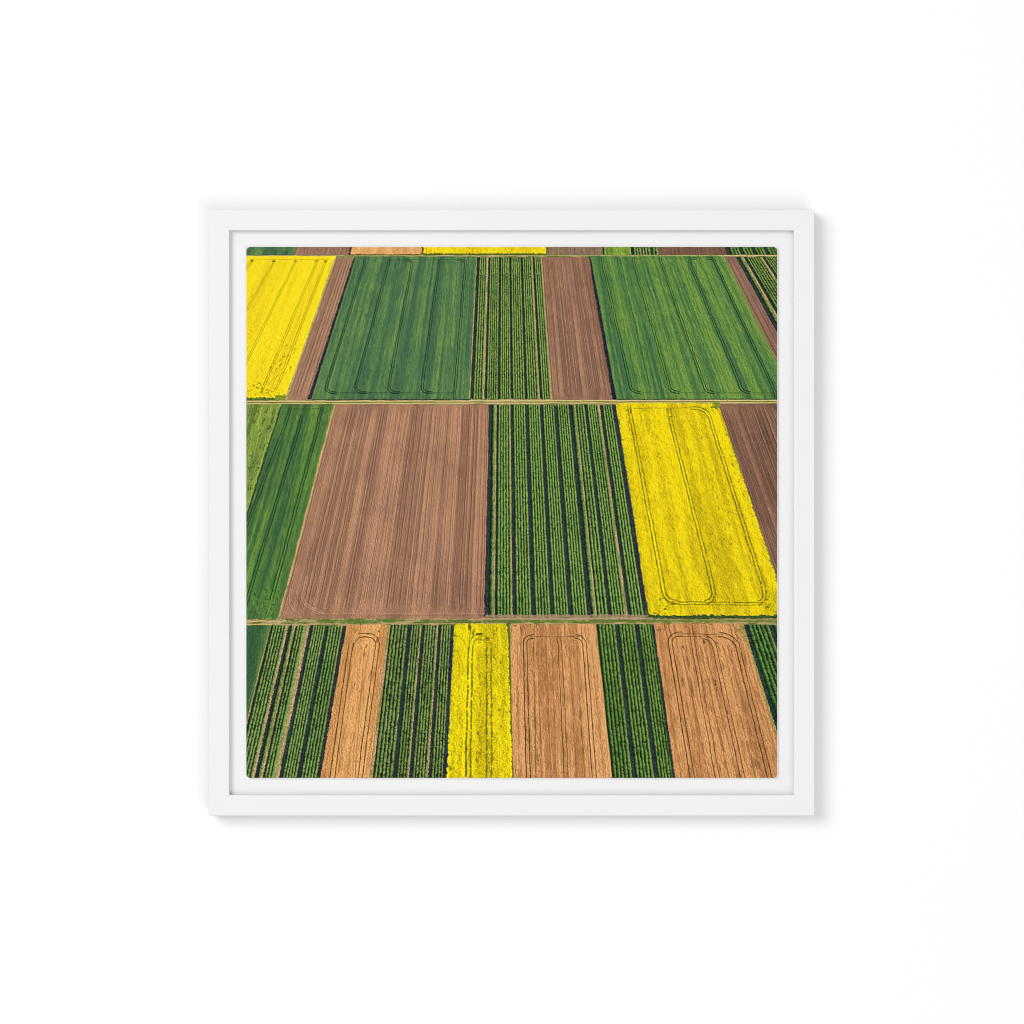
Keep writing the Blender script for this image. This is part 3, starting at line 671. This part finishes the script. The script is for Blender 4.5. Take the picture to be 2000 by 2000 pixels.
    for x0, x1, o in ((1330, 1386, .6), (1340, 1372, .4), (1368, 1424, .6), (1376, 1440, .5), (1412, 1476, .4), (1421, 1490, .5), (1290, 1330, .4), (1456, 1530, .4)):
        ST(seg((x0, 1262), (x1, 1519), 9), 2.1, C(136,94,54), o, .8, int(x0) + 13, 8)
    for (x, y, rx, ry, o) in ((1375, 1253, 3, 6, .85), (1334, 1265, 2.5, 5, .7), (1397, 1334, 2.5, 10, .8), (1399, 1348, 2, 6, .7), (1344, 1290, 2, 14, .6), (1352, 1345, 2.5, 22, .6), (1334, 1330, 2, 10, .5), (1288, 1230, 8, 3, .5), (1299, 1318, 2, 8, .7), (1420, 1390, 2.5, 8, .7), (1445, 1232, 4, 5, .6), (1474, 1490, 10, 14, .45), (1432, 1256, 4, 5, .5), (1400, 1256, 3, 3, .5), (1412, 1300, 3, 10, .4)):
        s.smudge(x, y, rx, ry, C(98,72,42), o, int(x * 3 + y), .2)
    F(((1440, 1218), (1455, 1262)), ((1452, 1218), (1466, 1262)), 1217, 1256, verge, seed=318, g=C(128,140,48), t=C(190,150,84), dry=.5, rag=(3.5,.6,1.,3.))
    # rape, nearest strip
    yk = C(92, 86, 12)
    PR(seg((924, 1226), (920, 1246), 4), 6., 1.6, yk, .7, .4, 320, 3)
    PR(arc(936, 1244, 921, 1244, 919.5, 1262), 6.8, 1.6, yk, .45, .8, 323, 3)
    PR(seg((919, 1264), (913.5, 1530), 9), 6.8, 2.1, yk, .75, .86, 321, 3.4)
    PR(arc(938, 1244, 954, 1246, 955, 1262), 7.2, 1.6, yk, .4, .8, 324, 3)
    PR(seg((955, 1264), (955.5, 1530), 9), 7.6, 2.1, yk, .75, .86, 322, 3.4)
    for (x, y, rx, ry, o) in ((917, 1224, 4, 7, .8), (923, 1236, 3, 6, .6), (936, 1238, 8, 2.5, .85), (951, 1247, 5, 5, .6), (889, 1242, 5, 3, .5), (937, 1320, 3, 8, .5), (976, 1386, 4, 4, .5), (934, 1432, 3, 6, .5), (880, 1500, 6, 6, .45), (978, 1294, 3, 4, .4), (931, 1485, 3, 6, .5)):
        s.smudge(x, y, rx, ry, C(80, 76, 14), o, int(x * 3 + y))
    # the print is sharpened the way printed photographs are
    b = s.img.copy()
    for ax in (0, 1):
        b = (np.roll(b, 1, ax) + np.roll(b, -1, ax) + 1.5 * b) / 3.5
        b = (np.roll(b, 2, ax) + np.roll(b, -2, ax) + 2. * b) / 4.
    b[:4], b[-4:], b[:, :4], b[:, -4:] = s.img[:4], s.img[-4:], s.img[:, :4], s.img[:, -4:]
    return np.clip(s.img + SHARP * (s.img - b), 0, 255)
# ---------------------------------------------------------------- end of the printed picture

def canvas():
    a = CR * (1 - np.cos(np.linspace(0, np.pi / 2, 10)))
    ys = np.concatenate([PY0 + a[:-1], np.linspace(PY0 + CR, PY1 - CR, 1120), (PY1 - a[:-1])[::-1]])
    dy = np.minimum(ys - PY0, PY1 - ys)
    q = np.clip(CR - dy, 0, CR)
    ins = CR - np.sqrt(np.maximum(CR * CR - q * q, 0))
    nx = 1140; ny = len(ys)
    t = np.linspace(0, 1, nx)
    X = (PX0 + ins)[:, None] + t[None] * (PX1 - PX0 - 2 * ins)[:, None]
    Y = np.repeat(ys[:, None], nx, 1)
    ink = paint_print(X, Y) / 255.0
    lin = np.where(ink <= .04045, ink / 12.92, ((ink + .055) / 1.055) ** 2.4) / INK_LIGHT
    N = nx * ny
    # outline of the sheet, and the same outline carried round the edge of the stretched canvas
    idx = np.arange(N).reshape(ny, nx)
    per = np.concatenate([idx[0, :], idx[1:, -1], idx[-1, -2::-1], idx[-2:0:-1, 0]])
    px, py = X.ravel()[per], Y.ravel()[per]
    cx = np.clip(px, PX0 + CR, PX1 - CR); cy = np.clip(py, PY0 + CR, PY1 - CR)
    nxv, nyv = px - cx, py - cy
    L = np.hypot(nxv, nyv) + 1e-9; nxv, nyv = nxv / L, nyv / L
    rings = [(.55, CF - .1), (1.1, CF - .7), (1.3, CF - 1.6), (1.3, LEDGE + .2)]
    pk = 1 + (DEP - CF) / CAM
    vx = [X.ravel()]; vy = [Y.ravel()]; vd = [np.full(N, CF)]
    for o, d in rings:
        vx.append(px + nxv * o); vy.append(py + nyv * o); vd.append(np.full(len(per), d))
    vx, vy, vd = map(np.concatenate, (vx, vy, vd))
    co = np.stack([(vx - 1000) * K * pk, -vd * K, (1000 - vy) * K * pk], 1).astype(np.float32)
    quads = np.stack([idx[:-1, :-1], idx[1:, :-1], idx[1:, 1:], idx[:-1, 1:]], -1).reshape(-1, 4)
    m = len(per)
    side = []
    prev = per
    for k in range(len(rings)):
        cur = N + k * m + np.arange(m)
        side.append(np.stack([prev, np.roll(prev, -1), np.roll(cur, -1), cur], 1)); prev = cur
    side = np.concatenate(side)
    nq = len(quads) + len(side)
    loops = np.concatenate([quads.ravel(), side.ravel(), prev[::-1]]).astype(np.int32)
    starts = np.concatenate([np.arange(nq) * 4, [nq * 4]]).astype(np.int32)
    me = bpy.data.meshes.new('canvas')
    me.vertices.add(len(co)); me.vertices.foreach_set('co', co.ravel())
    me.loops.add(len(loops)); me.loops.foreach_set('vertex_index', loops)
    me.polygons.add(len(starts)); me.polygons.foreach_set('loop_start', starts)
    me.materials.append(INK); me.materials.append(CLOTH)
    mi = np.zeros(len(starts), np.int32); mi[len(quads):] = 1
    me.polygons.foreach_set('material_index', mi)
    me.update(calc_edges=True)
    at = me.attributes.new('ink', 'FLOAT_COLOR', 'POINT')
    cc = np.ones((len(co), 4), np.float32); cc[:N, :3] = lin.reshape(-1, 3); cc[N:, :3] = .7
    at.data.foreach_set('color', cc.ravel())
    me.validate()
    o = bpy.data.objects.new('canvas', me)
    COL.objects.link(o)
    o.parent = root
    return o
canvas()
